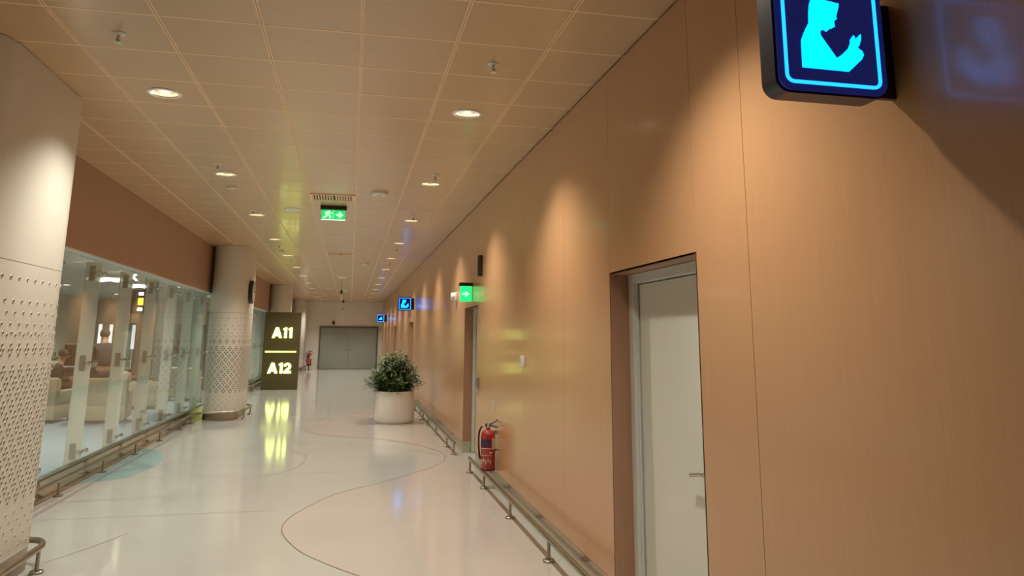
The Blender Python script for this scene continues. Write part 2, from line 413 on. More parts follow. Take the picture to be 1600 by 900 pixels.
# ------------------------------------------------------------------ left: fascia, glass front, lounge shell
wall_left = struct(MB().box(XG-.10, XL, YN, YE, 2.53, ZC+.3).build('wall_left', M_fascia))
MB().box(XG-.10, XL-.002, YN, YE, 2.515, 2.5305).build('soffit_trim', M_lceil, wall_left)
sk = struct(link('baseboard_left', None)); 
MB().box(XG-.03, XG+.03, YN, YE, 0, .205).build('skirting_strip', M_skirt, sk)
MB().box(XG-.035, XG+.035, YN, YE, .205, .213).build('skirting_cap', M_steel, sk)
win = struct(link('window_1', None))
PJ = [10.07+1.42*k for k in range(-5, 22)]
pane_me = MB().box(XG-.006, XG+.006, -.704, .704, .213, 2.515).mesh('pane', M_glass)
fin_me = MB().box(XG-.19, XG-.02, -.009, .009, .03, 2.515).mesh('fin', M_fin)
edge_me = MB().box(XG-.1925, XG-.19, -.010, .010, .03, 2.515).add([], []).mesh('fin_edge', mat('fin_edge', srgb(222, 214, 176), .35))  # lit look of the fin edges put into a pale yellow colour
plate_me = MB().bbox(XG-.145, XG-.08, -.018, .018, -.09, .09, .003).mesh('fitting_plate', M_plate)
sp = MB()
sp.tube([(XG-.09, 0, 0), (XG-.035, 0, 0)], .016, 8)
for s in (-1, 1):
    sp.tube([(XG-.06, 0, 0), (XG-.05, s*.06, .0), (XG-.035, s*.10, 0)], .011, 8)
    sp.lathe([(.026, XG-.02), (.030, XG-.008)], (0, s*.10, 0), 12, 'x'); sp.tube([(XG-.04, s*.10, 0), (XG+.016, s*.10, 0)], .009, 8)
    sp.lathe([(.026, XG+.007), (.026, XG+.016), (.015, XG+.022)], (0, s*.10, 0), 12, 'x')
spider_me = sp.mesh('spider_fitting', M_chrome, True)
for y in PJ:
    if y > YE-1: break
    link('pane', pane_me, win, (0, y+.71, 0))
    f = link('fin', fin_me, win, (0, y, 0)); link('fin_edge', edge_me, f)
    for z in (.30, 1.31, 2.38):
        link('fitting_plate', plate_me, f, (0, 0, z)); link('spider_fitting', spider_me, f, (0, 0, z))
# lounge room
struct(MB().box(XLB-.2, XLB, YN, YE+.3, 0, 3.4).build('wall_lounge_back', M_lwall))
struct(MB().box(XLB, XG-.3, 31.0, 31.2, 0, 3.2).build('wall_lounge_far', M_lwall2))
struct(MB().box(XLB, XG-.10, YN, YE, 2.95, 3.1).build('ceiling_lounge', M_lceil))
MB().box(XLB, XG-.3, 8.0, 31, .0, .002).build('carpet', M_lfloor, floor)

# ------------------------------------------------------------------ columns
def stadium(rx, fl, n=14, off=0.0):
    """outline starting at +x flat, going round: half circles of radius rx at both ends, flat length fl (y 0..fl)"""
    r = rx+off; pts = []
    for k in range(n+1): a = -PI+PI*k/n; pts.append((r*math.cos(a), r*math.sin(a)))          # front (y<0), from -x to +x
    for k in range(n+1): a = PI*k/n; pts.append((r*math.cos(a), fl+r*math.sin(a)))
    return pts
RX, FL = .35, 1.10
def path_point(s):
    """arc length s along front: s=0 where the +x flat begins, positive along flat (towards +y), negative round the front"""
    if s >= 0:
        if s <= FL: return (RX, s), (1, 0)
        a = (s-FL)/RX; return (RX*math.cos(a), FL+RX*math.sin(a)), (math.cos(a), math.sin(a))
    a = s/RX; 
    if a > -PI: return (RX*math.cos(a), RX*math.sin(a)), (math.cos(a), math.sin(a))
    t = -s-PI*RX; return (-RX, t), (-1, 0)
def perforations(seg, s0, s1, fine):
    dots = []
    p = .13; n0 = int(math.floor(s0/p)); n1 = int(math.ceil(s1/p))
    def row(z, sh, r): 
        for i in range(n0, n1): dots.append(((i+sh)*p, z, r))
    R0 = .011
    row(2.0, .25, R0); row(1.85, -.12, R0); row(1.775, .25, R0*.95); row(1.70, -.12, R0*.95); row(1.645, .14, R0*.9); row(1.63, .62, R0*.9)
    z = 1.535; k = 0
    while z > .50:
        sh = .25 if k % 2 == 0 else .75
        rr = .0112 if fine else .0135
        for i in range(n0, n1):
            s = (i+sh)*p
            for ds, dz in ((0, .033), (0, -.033), (.0235, 0), (-.0235, 0)): dots.append((s+ds, z+dz, rr))
        z -= .075 if k else .14; k += 1
    for z, sh in ((.46, .25), (.40, .75), (.35, .25), (.29, .75), (.22, .25)): row(z, sh, R0*.8)
    hole, rim = MB(), MB()
    for s, z, r in dots:
        if s < s0 or s > s1: continue
        (x, y), (nx, ny) = path_point(s); tx, ty = -ny, nx
        ring = lambda rad, off: [(x+nx*off+tx*rad*math.cos(2*PI*k/seg), y+ny*off+ty*rad*math.cos(2*PI*k/seg), z+rad*math.sin(2*PI*k/seg)) for k in range(seg)]
        hole.add(ring(r, .0012), [tuple(range(seg))])
        if fine:
            a, b, c = ring(r*1.5, .0002), ring(r*1.28, .0034), ring(r*1.0, .001)
            rim.add(a+b+c, [(k, (k+1) % seg, seg+(k+1) % seg, seg+k) for k in range(seg)]+[(seg+k, seg+(k+1) % seg, 2*seg+(k+1) % seg, 2*seg+k) for k in range(seg)])
    return hole, rim
COLS = [(-2.166, 5.16, 'wide rounded white column with punched dot pattern nearest the camera, at left edge', 2),
        (-2.13, 16.62, 'rounded white column with round wall clock and lattice perforations, beside the glass front', 1),
        (-2.19, 28.6, 'plain looking pale column standing behind the lit gate totem', 0),
        (-2.24, 39.75, 'farthest slim looking pale column beside the end wall doors', 0)]
col_roots = []
for xf, yf, lab, lvl in COLS:
    t = thing('column', lab, 'column', (xf-RX, yf, 0), 'row of rounded columns along the glass front'); col_roots.append(t)
    # base cladding in steel, shaft in two tiers with a hair joint
    MB().prism(stadium(RX, FL, 14, -.004), 0.0, .165).build('base_plinth', M_steel, t, True)
    MB().prism(stadium(RX, FL), .165, 2.105).build('lower_shaft', M_col, t, True)
    MB().prism(stadium(RX, FL, 14, -.006), 2.105, 2.109).build('shaft_joint', M_dark_gap, t)
    MB().prism(stadium(RX, FL), 2.109, ZC-.004).build('upper_shaft', M_col, t, True)
    h, r = perforations(10 if lvl == 2 else 6, -1.3 if lvl else -.9, FL+.3, lvl == 2)
    o = h.build('perforation', M_hole, t); o['kind'] = 'stuff'
    if lvl == 2: o = r.build('perforation_rim', M_col, t, True); o['kind'] = 'stuff'
# clock on second column
xf, yf = COLS[1][0], COLS[1][1]
ck = thing('wall_clock', 'round dark rimmed clock on the side of the perforated column', 'clock', (xf, yf+.28, 2.56))
MB().lathe([(.235, .0), (.245, .01), (.245, .07), (.225, .085)], (0, 0, 0), 32, 'x').build('case', M_darkbr, ck, True)
MB().lathe([(.222, .0851), (.222, .089)], (0, 0, 0), 32, 'x').build('dial', M_white, ck)
hd = MB(); hd.box(.089, .092, -.006, .006, -.02, .16); hd.box(.0925, .0955, -.02, .11, -.006, .006); hd.build('hands', M_black, ck)
mk = MB()
for k in range(12):
    a = k*PI/6; mk.box(.089, .0905, .195*math.sin(a)-.006, .195*math.sin(a)+.006, .195*math.cos(a)-.012, .195*math.cos(a)+.012)
mk.build('hour_marks', M_black, ck)['kind'] = 'stuff'

# ------------------------------------------------------------------ bumper rails
def bumper(name, label, path, posts, zr=.165, r=.022):
    t = thing(name, label, 'rail', (posts[0][0], posts[0][1], 0), 'low steel bumper rails along the corridor')
    ox, oy = posts[0]
    MB().tube([(x-ox, y-oy, zr) for x, y in path], r, 12).build('rail_tube', M_steel, t, True)
    pm = MB().tube([(0, 0, .006), (0, 0, zr-.008)], .013, 10).mesh('post', M_steel, True)
    fm = MB().lathe([(.045, 0), (.045, .014), (.040, .018), (.016, .02)], (0, 0, 0), 20).mesh('post_flange', M_steel, True)
    for x, y in posts:
        p = link('post', pm, t, (x-ox, y-oy, 0)); link('post_flange', fm, p)
    return t
XRR = 1.525; XLR = -2.87
bumper('bumper_rail', 'steel bumper rail by the right wall between white door and red extinguisher', [(XRR, 4.86), (XRR, 9.72)], [(XRR, y) for y in (4.95, 5.835, 7.239, 8.66, 9.664)])
bumper('bumper_rail', 'steel bumper rail by the right wall behind the potted plant', [(XRR, 11.12), (XRR, 20.6)], [(XRR, y) for y in (11.195, 11.983, 13.48, 14.85, 15.9, 16.53, 17.9, 19.3, 20.5)])
bumper('bumper_rail', 'far steel bumper rail along right wall past the plant', [(XRR, 22.8), (XRR, 28.5)], [(XRR, y) for y in (22.9, 24.3, 25.7, 27.1, 28.4)])
bumper('bumper_rail', 'farthest steel bumper rail on right, near the end doors', [(XRR, 30.7), (XRR, 41)], [(XRR, y) for y in (30.8, 32.2, 33.6, 35, 36.4, 37.8, 39.2, 40.6)])
def col_loop(xf, yf, off, back):
    cx = xf-RX; R = RX+off; pts = []
    return cx, R
def wrap(yf, xf, off=.11):
    cx = xf-RX; R = RX+off
    pts = []
    for k in range(13):
        a = -PI*.80+PI*.80*k/12; pts.append((cx+R*math.cos(a), yf+R*math.sin(a)))
    pts += [(cx+R, yf+FL*.5), (cx+R, yf+FL-.05)]
    for k in range(1, 9):
        a = PI*.5*k/8; pts.append((cx+R-.16*(1-math.cos(a)), yf+FL-.05+.26*math.sin(a)))
    pts += [(cx+R-.30, yf+FL+.22), (cx+R-.42, yf+FL+.23)]
    return pts
w1 = wrap(5.16, -2.166, .10)
bumper('bumper_rail', 'curved steel bumper rail wrapped round the near column, lower left corner', w1, [(-2.066, 5.25), (-2.066, 6.22), (-2.40, 6.49), (-2.516, 4.71)])
w2 = wrap(16.62, -2.13, .10)
lp2 = [(XLR, 7.2), (XLR, 15.7)]+[p for p in [(-2.86, 15.95), (-2.78, 16.12)]]+w2[5:]
bumper('bumper_rail', 'long steel bumper rail before the glass, curling round the column', lp2, [(XLR, y) for y in (7.5, 8.995, 10.45, 11.9, 13.3, 14.8, 15.75)]+[(-2.03, 16.62), (-2.03, 17.6), (-2.35, 17.94)])
w3 = wrap(28.6, -2.19, .10)
bumper('bumper_rail', 'far steel bumper rail before the glass, behind the gate totem', [(XLR, 19.0), (XLR, 27.6), (-2.86, 27.9), (-2.78, 28.08)]+w3[5:], [(XLR, y) for y in (19.2, 20.6, 22, 23.4, 24.8, 26.2, 27.5)]+[(-2.09, 28.6), (-2.09, 29.6)])
w4 = wrap(39.75, -2.24, .10)
bumper('bumper_rail', 'tiny far steel bumper rail left of the grey double doors', [(XLR, 31.0), (XLR, 38.8), (-2.86, 39.0)]+w4[5:], [(XLR, y) for y in (31.2, 33, 34.8, 36.6, 38.4)]+[(-2.14, 39.75), (-2.14, 40.7)])

# ------------------------------------------------------------------ ceiling fittings
trim_me = MB().lathe([(.100, .012), (.100, .000), (.104, -.006), (.120, -.006), (.127, -.001), (.127, .001)], (0, 0, 0), 36, cap0=False, cap1=False).mesh('trim_ring', M_trim, True)
refl_me = MB().lathe([(.100, .010), (.092, .06), (.072, .105), (.045, .12)], (0, 0, 0), 36, cap0=False, cap1=True).mesh('reflector', M_refl, True)
lamp_mb = MB()
for sx in (-1, 1): lamp_mb.tube([(sx*.035, -.045, .055), (sx*.035, .045, .055)], .016, 10)
lamp_me = lamp_mb.mesh('lamp_tubes', M_lamp, True)
diff_me = MB().lathe([(.088, .062), (.088, .066)], (0, 0, 0), 30).mesh('lamp_disc', mat('lamp_disc', (1, 1, 1), .5, emit=(1, .95, .84), estr=1.6))
sl = bpy.data.lights.new('downlight_lamp', 'SPOT'); sl.energy = LAMP_W; sl.color = LAMP_COL; sl.spot_size = math.radians(119); sl.spot_blend = 1.0; sl.shadow_soft_size = .05
ordn = ['nearest', 'second', 'third', 'fourth', 'fifth', 'sixth', 'seventh', 'eighth', 'ninth', 'tenth', 'eleventh', 'twelfth']
for side, x in (('glass front', LX[0]), ('brown panel wall', LX[1])):
    n = -1
    for y in LY:
        if y >= 6:
            n += 1; lab = '%s visible round ceiling downlight in the row beside the %s' % (ordn[n], side)
        else: lab = '%s round ceiling downlight short of the view, row beside the %s' % (ordn[LY.index(y)], side)
        t = thing('ceiling_downlight', lab, 'downlight', (x, y, ZC), 'round downlights in two ceiling rows')
        link('trim_ring', trim_me, t); link('reflector', refl_me, t); link('lamp_disc', diff_me, t); link('lamp_tubes', lamp_me, t)
        lo = link('lamp', sl, t, (0, 0, -.012))
# sprinklers
spm = MB(); spm.lathe([(.042, 0), (.042, -.004), (.03, -.012), (.012, -.014)], (0, 0, 0), 16, cap1=False)
spm_me = spm.mesh('escutcheon', M_white, True)
stem_me = MB().lathe([(.010, -.01), (.010, -.035), (.016, -.038), (.006, -.05), (.024, -.058), (.024, -.061)], (0, 0, 0), 12).mesh('sprinkler_head', M_chrome, True)
SPY = [4.82, 8.47, 11.58, 15.9, 19.0, 22.1]
for side, x in (('glass front', LX[0]), ('brown panel wall', LX[1])):
    for k, y in enumerate(SPY):
        t = thing('sprinkler', '%s small pendent sprinkler head on ceiling, row beside the %s' % (ordn[k], side), 'sprinkler', (x, y, ZC), 'ceiling sprinklers')
        link('escutcheon', spm_me, t); link('sprinkler_head', stem_me, t)
# vents
for k, (y0, lab) in enumerate(((10.0, 'slatted square air vent in ceiling just before the green exit sign'), (17.15, 'second slatted air vent in ceiling, beyond the exit sign'), (24.3, 'farthest slatted air vent in ceiling above corridor'))):
    t = thing('ceiling_vent', lab, 'vent', (-.31, y0+.22, ZC), 'slatted ceiling vents')
    f = MB(); f.box(-.295, .295, -.225, -.195, -.014, .0); f.box(-.295, .295, .195, .225, -.014, 0); f.box(-.295, -.265, -.195, .195, -.014, 0); f.box(.265, .295, -.195, .195, -.014, 0)
    f.build('frame', M_tback, t)
    MB().box(-.265, .265, -.195, .195, -.002, -.0005).build('backing', M_dark_gap, t)
    for i in range(15):
        u = -.25+.5*i/14; tl = .018*(1 if u > 0 else -1)
        MB().add([(u-.004, -.195, -.013), (u+.004, -.195, -.013), (u+tl+.004, -.195, -.001), (u+tl-.004, -.195, -.001), (u-.004, .195, -.013), (u+.004, .195, -.013), (u+tl+.004, .195, -.001), (u+tl-.004, .195, -.001)],
                 [(0, 1, 2, 3), (4, 7, 6, 5), (0, 4, 5, 1), (1, 5, 6, 2), (2, 6, 7, 3), (3, 7, 4, 0)]).build('blade', M_tback, t)
# exit sign hanging
t = thing('exit_sign', 'green illuminated exit sign under dark housing hanging mid ceiling', 'exit sign', (-.315, 10.93, ZC))
MB().bbox(-.185, .185, -.045, .045, -.06, -.001, .012).build('housing', M_darkbr, t, True)
MB().box(-.165, .165, -.006, .006, -.195, -.06).build('panel', M_exit, t)
MB().box(-.168, .168, -.007, .007, -.205, -.195).build('edge_strip', mat('exit_edge', (1, 1, .9), .4, emit=(.9, 1, .8), estr=1.2), t)
def zshape(name, splines, m, parent, y, depth=.003, sx=1):
    o = flat_shape(name, splines, depth, m, parent, Matrix.Translation((0, y, 0)) @ FACE_CAM); return o
man = [[(-.085+x*.075, -.128+y*.055) for x, y in ((0, .62), (.35, .95), (.1, .95), (-.35, .65), (-.5, .2), (-.25, .1), (-.1, .45), (-.3, -.3), (-.85, -.75), (-.65, -.98), (-.05, -.6), (.15, -.2), (.45, -.55), (.3, -.98), (.6, -.98), (.8, -.4), (.35, .1), (.45, .45), (.85, .2), (.95, .4), (.5, .75), (.2, .78))]]
zshape('running_figure', man, M_exitd, t, -.008)
hd_ = [[(-.085+.028+.013*math.cos(a*PI/6), -.128+.048+.013*math.sin(a*PI/6)) for a in range(12)]]
zshape('figure_head', hd_, M_exitd, t, -.008)
arr = [[(.035, -.140), (.035, -.116), (.09, -.116), (.068, -.094), (.09, -.082), (.14, -.128), (.09, -.174), (.068, -.162), (.09, -.140)]]
zshape('arrow', arr, M_exitd, t, -.008)
zshape('divider', [[(-.004, -.19), (.0, -.19), (.0, -.065), (-.004, -.065)]], M_exitd, t, -.008)
# detectors and speakers
def disc_thing(name, label, cat, x, y, r, h, m=M_white, group=None, cap=True):
    t = thing(name, label, cat, (x, y, ZC), group)
    MB().lathe([(r, 0), (r, -h*.6), (r*.9, -h), (r*.4, -h*1.05)], (0, 0, 0), 28).build('body', m, t, True)
    MB().lathe([(r*.3, -h*1.05), (r*.28, -h*1.4), (r*.1, -h*1.5)], (0, 0, 0), 16).build('lens', M_white if m is M_white else M_black, t, True)
    return t
disc_thing('access_point', 'large white flat round unit on ceiling right of the exit sign', 'access point', .285, 9.72, .115, .04)
disc_thing('smoke_detector', 'small white smoke detector near the second left downlight', 'smoke detector', -1.545, 9.77, .055, .035)
disc_thing('access_point', 'dark topped round unit on ceiling farther down the corridor', 'access point', .28, 19.4, .115, .05)
disc_thing('smoke_detector', 'small smoke detector near the fourth left downlight', 'smoke detector', -1.545, 17.0, .055, .04)
for k, (y, lab) in enumerate(((11.36, 'unlit flat round ceiling speaker left of the exit sign'), (20.6, 'second unlit ceiling speaker farther down the corridor'), (29.8, 'farthest unlit ceiling speaker before the end wall'))):
    t = thing('ceiling_speaker', lab, 'speaker', (-.907, y, ZC), 'flush ceiling speakers')
    MB().lathe([(.125, 0), (.12, -.008), (.10, -.010)], (0, 0, 0), 30).build('grille', M_white, t, True)
    MB().lathe([(.13, 0), (.13, -.004), (.124, -.006)], (0, 0, 0), 30, cap0=False, cap1=False).build('bezel', M_white, t, True)
# hanging edge-on signs far down
for k, (y, z, lab) in enumerate(((24.2, 2.93, 'thin hanging sign seen edge on, nearer of two mid corridor'), (31.0, 2.95, 'thin hanging sign seen edge on, farther of two mid corridor'))):
    t = thing('hanging_sign', lab, 'sign', (-.32, y, ZC), 'edge on hanging signs')
    MB().lathe([(.16, 0), (.12, -.03), (.03, -.05)], (0, 0, 0), 16).build('ceiling_mount', M_white, t, True)
    MB().tube([(0, 0, -.04), (0, 0, -(ZC-z)+.14)], .014, 8).build('rod', mat('rod_pale', srgb(200, 215, 180), .4), t)
    MB().bbox(-.03, .03, -.22, .22, -(ZC-z)+.02, -(ZC-z)+.14, .006).build('housing', M_black, t)
    MB().bbox(-.022, .022, -.2, .2, -(ZC-z)-.19, -(ZC-z)+.02, .004).build('panel', mat('edge_panel', srgb(225, 232, 205), .4), t)
    MB().bbox(-.024, .024, -.2, .2, -(ZC-z)-.215, -(ZC-z)-.19, .004).build('end_cap', M_black, t)

# ------------------------------------------------------------------ projecting cyan signs
def ring_spl(x0, x1, z0, z1, r, wd): return [rrect(x0, x1, z0, z1, r), rrect(x0+wd, x1-wd, z0+wd, z1-wd, max(r-wd, .004))]
PRAY = [(0.1292, 0.3048), (0.1399, 0.3102), (0.2255, 0.2979), (0.2234, 0.286), (0.2127, 0.2541), (0.2148, 0.2459), (0.2041, 0.2376), (0.2056, 0.219), (0.1934, 0.2127), (0.1863, 0.2109), (0.1756, 0.2006), (0.1649, 0.2069), (0.1535, 0.1993), (0.1542, 0.1868), (0.1649, 0.1715), (0.2041, 0.1169), (0.2234, 0.1298), (0.2469, 0.152), (0.2555, 0.1698), (0.2555, 0.1803), (0.2683, 0.197), (0.274, 0.1918), (0.2726, 0.1833), (0.2947, 0.2041), (0.294, 0.186), (0.2862, 0.1647), (0.279, 0.1573), (0.2947, 0.1478), (0.2997, 0.1356), (0.2912, 0.1199), (0.2434, 0.0768), (0.085, 0.078), (0.0864, 0.1634), (0.0936, 0.1812), (0.1043, 0.2027), (0.1164, 0.2242), (0.1185, 0.259), (0.1221, 0.2835)]
BABY = [[(-.62, -.55), (-.62, -.38), (.62, -.38), (.62, -.55)], [(-.1, -.30), (.55, -.30), (.6, .1), (.45, .55), (.15, .55), (.05, .2), (-.05, .0), (-.45, -.05), (-.5, -.2)]]
def blade_sign(label, x0, x1, y, zb, kind):
    W = x1-x0; D = .085
    t = thing('projecting_sign', label, 'sign', (x0, y, zb), 'projecting square wall signs')
    bo = flat_shape('sign_body', [rrect(0, W, 0, W, .045, 8)], D-.008, M_navyb, t, Matrix.Translation((0, D/2+.004, 0)) @ FACE_CAM)
    flat_shape('sign_face', [rrect(.006, W-.006, .006, W-.006, .04, 8)], .008, M_navy, t, Matrix.Translation((0, 0, 0)) @ FACE_CAM)
    flat_shape('lit_border', ring_spl(.026, W-.026, .026, W-.026, .028, .0105), .004, M_cyan2, t, Matrix.Translation((0, -.005, 0)) @ FACE_CAM)
    c, s = W/2-.01, W*.41
    fig = [[(px*W/.382, pz*W/.382) for px, pz in PRAY]] if kind == 'pray' else [[(c+.01+px*s*.8, W*.5+pz*s*.8) for px, pz in q] for q in BABY]
    flat_shape('lit_figure', fig, .004, M_cyan, t, Matrix.Translation((0, -.005, 0)) @ FACE_CAM)
    MB().bbox(W-.03, XR-x0, D-.012, D+.012, .03, W-.03, .003).build('wall_bracket', M_navyb, t)
    return t
blade_sign('large blue sign with cyan kneeling praying figure, overhead at upper right', 1.212, 1.592, 1.93, 2.363, 'pray')
blade_sign('small distant blue sign with cyan praying figure above the potted plant', 1.245, 1.615, 20.95, 2.36, 'pray')
blade_sign('tiny farthest blue sign with cyan pictogram beside the end wall doors', 1.19, 1.57, 36.8, 2.345, 'baby')

# ------------------------------------------------------------------ right wall devices
t = thing('exit_sign', 'glowing green exit sign projecting over the second doorway', 'exit sign', (XR, 10.70, 2.38))
MB().bbox(-.19, 0, -.05, .05, -.02, .03, .008).build('housing', M_darkbr, t, True)
MB().box(-.175, -.012, -.006, .006, -.235, -.02).build('panel', M_exitglow, t)
flat_shape('arrow', [[(-.15, -.145), (-.15, -.115), (-.10, -.115), (-.10, -.085), (-.04, -.13), (-.10, -.175), (-.10, -.145)]], .003, M_exitd, t, Matrix.Translation((0, -.008, 0)) @ FACE_CAM)
t = thing('alarm_strobe', 'white round alarm sounder on wall left of green exit sign', 'alarm', (XR, 12.3, 2.30))
MB().bbox(-.035, 0, -.07, .07, -.07, .07, .008).build('base', M_white, t, True)
MB().lathe([(.062, -.035), (.062, -.085), (.05, -.10), (.02, -.105)], (0, 0, 0), 24, 'x').build('dome', M_white, t, True)
MB().lathe([(.02, -.105), (.015, -.112)], (0, 0, 0), 16, 'x').build('lens', M_black, t)
t = thing('wall_speaker', 'tall narrow black box high on wall above the second doorway', 'speaker', (XR, 9.9, 2.58))
MB().bbox(-.055, 0, -.045, .045, -.14, .14, .008).build('cabinet', M_darkbr, t, True); MB().box(-.058, -.055, -.035, .035, -.125, .125).build('grille', M_black, t)
t = thing('call_point', 'small white device mounted on wall panel right of extinguisher', 'device', (XR, 7.36, 1.413))
MB().bbox(-.035, 0, -.035, .035, -.055, .055, .006).build('case', M_white, t, True); MB().box(-.037, -.035, -.022, .022, -.03, .03).build('front_plate', mat('plate_pale', srgb(205, 200, 188), .4), t)
t = thing('card_reader', 'grey metal card reader beside the second doorway', 'card reader', (XR, 10.03, 1.06))
MB().bbox(-.03, 0, -.045, .045, -.07, .07, .004).build('case', M_plate, t, True); MB().box(-.032, -.03, -.03, .03, -.045, .045).build('window', M_greyf, t)
t = thing('notice_plate', 'small white printed notice on wall above the red extinguisher', 'notice', (XR, 8.96, .85))
MB().box(-.004, 0, -.045, .045, -.06, .06).build('plate', M_white, t); nb = MB()
for k in range(5): nb.box(-.0055, -.004, -.032, .032, .035-k*.019-.004, .035-k*.019+.004)
nb.build('print', mat('print_grey', srgb(150, 140, 125), .6), t)

# ------------------------------------------------------------------ fire extinguishers
def extinguisher(label, loc, rz=0, sc=1, bracket=True):
    t = thing('fire_extinguisher', label, 'extinguisher', loc, None, rz); t.scale = (sc, sc, sc)
    R = .082
    MB().lathe([(R*.92, 0), (R, .012), (R, .355), (R*.96, .385), (R*.78, .412), (R*.45, .428), (.024, .432), (.024, .455)], (0, 0, 0), 28).build('cylinder', M_red, t, True)
    MB().lathe([(R*.95, -.004), (R*1.03, -.002), (R*1.03, .02), (R, .022)], (0, 0, 0), 28, cap0=True, cap1=False).build('foot_ring', mat('foot_dark_red', srgb(110, 26, 20), .4), t, True)
    va = MB().lathe([(.02, .45), (.022, .49), (.012, .5)], (0, 0, 0), 14).build('valve', M_chrome, t, True)
    hh = MB(); hh.tube([(-.015, 0, .485), (.05, 0, .50), (.115, 0, .545)], .009, 8); hh.tube([(-.015, 0, .478), (.05, 0, .472), (.125, 0, .448)], .009, 8)
    hh.bbox(-.035, .02, -.014, .014, .462, .50, .004); hh.build('grip_levers', M_bluegrey, t, True)
    MB().tube(smooth_path([(-.02, 0, .475), (-.07, -.01, .47), (-.105, -.01, .40), (-.108, -.01, .28), (-.10, -.01, .17), (-.09, -.01, .12)], 6), .011, 8).build('hose', mat('hose_dark', srgb(74, 24, 20), .5), t, True)
    MB().lathe([(.016, -.01), (.016, .01)], (-.055, -.03, .475), 14, 'y').build('gauge', M_white, t, True)
    def band(a0, a1, z0, z1, name, m, rr=R+.0012):
        n = 12; mb = MB(); V = []
        for z in (z0, z1):
            for k in range(n+1):
                a = a0+(a1-a0)*k/n; V.append((rr*math.cos(a), rr*math.sin(a), z))
        mb.add(V, [(k, k+1, n+2+k, n+1+k) for k in range(n)]).build(name, m, t, True)
    band(-PI*.93, -PI*.42, .25, .335, 'label', M_labelb); band(-PI*.36, -PI*.12, .225, .345, 'label', M_label)
    band(-PI*.93, -PI*.40, .232, .24, 'label_stripe', M_label); band(-PI*.50, -PI*.36, .185, .20, 'label_stripe', M_label)
    band(-PI*.9, -PI*.4, .16, .165, 'label_stripe', M_label)
    for k in range(5):
        a = -PI*.86+k*PI*.10; band(a, a+.12, .07+.02*(k % 2), .115+.015*((k*3) % 2), 'label_mark', M_label)
    if bracket:
        MB().box(.02, .10, -.02, .02, .38, .42).build('wall_bracket', M_plate, t)
        MB().bbox(R*.5, .10, -.012, .012, .20, .22, .002).build('strap', M_plate, t)
    return t
extinguisher('red fire extinguisher with black hose hung low on right wall', (1.58, 8.74, .185))
e2 = extinguisher('tiny distant red extinguisher standing by the end wall doors', (-1.99, 40.55, .218), 0, 1.45, False)
st = thing('extinguisher_stand', 'small dark floor stand under the distant red extinguisher', 'stand', (-1.99, 40.55, 0))
MB().lathe([(.16, 0), (.16, .012), (.03, .02), (.03, .19), (.11, .20), (.11, .212)], (0, 0, 0), 18).build('pedestal', M_greyf, st, True)

t = thing('security_camera', 'small dark dome camera above the grey double doors', 'camera', (-.88, YE, 2.36))
MB().bbox(-.05, .05, -.05, 0, .06, .12, .006).build('mount', M_greyf, t); MB().lathe([(.06, .07), (.065, .0), (.05, -.06), (.02, -.09)], (0, -.10, 0), 16).build('dome', M_black, t, True)

# ------------------------------------------------------------------ gate totem
YT = 25.4
t = thing('gate_totem', 'tall dark olive totem with glowing A11 and A12 gate numbers', 'sign', (-2.675, YT, 0))
TW, TH = 1.105, 2.41
MB().bbox(0, TW, 0, .28, 0.0, TH, .006).build('body', M_totem, t)
def glyph(ch, ox, oz, s):
    """bold geometric figures drawn as outlines; returns (splines, advance)"""
    if ch == 'A':
        o = [(0, 0), (.34, 1), (.60, 1), (.94, 0), (.68, 0), (.62, .18), (.32, .18), (.26, 0)]; h = [(.385, .37), (.47, .64), (.555, .37)]
        sp = [o, h[::-1]]; adv = .98
    elif ch == '1':
        sp = [[(.06, .76), (.06, .90), (.24, 1), (.42, 1), (.42, 0), (.18, 0), (.18, .76)]]; adv = .50
    else:
        arc = [(.37+.35*math.cos(a), .66+.34*math.sin(a)) for a in [math.radians(180-k*18) for k in range(12)]]
        arc2 = [(.37+.12*math.cos(a), .66+.12*math.sin(a)) for a in [math.radians(-18+k*18) for k in range(12)]]
        sp = [arc+[(.62, .40), (.41, .21), (.74, .21), (.74, 0), (.02, 0), (.02, .17), (.36, .50)]+[(.47, .60)]+arc2[1:]]; adv = .78
    return [[(ox+x*s, oz+z*s) for x, z in q] for q in sp], adv*s
def word(txt, x, z, s):
    wd = link('number', None, t)
    bpy.data.objects.remove(wd)
    for ch in txt:
        sp, adv = glyph(ch, x, z, s)
        flat_shape('numeral', sp, .02, M_letter, t, Matrix.Translation((0, -.012, 0)) @ FACE_CAM); x += adv
word('A11', .245, 1.60, .325)
word('A12', .175, .50, .325)
flat_shape('lit_bar', [rrect(.07, TW-.09, 1.145, 1.195, .01)], .02, M_bar, t, Matrix.Translation((0, -.012, 0)) @ FACE_CAM)

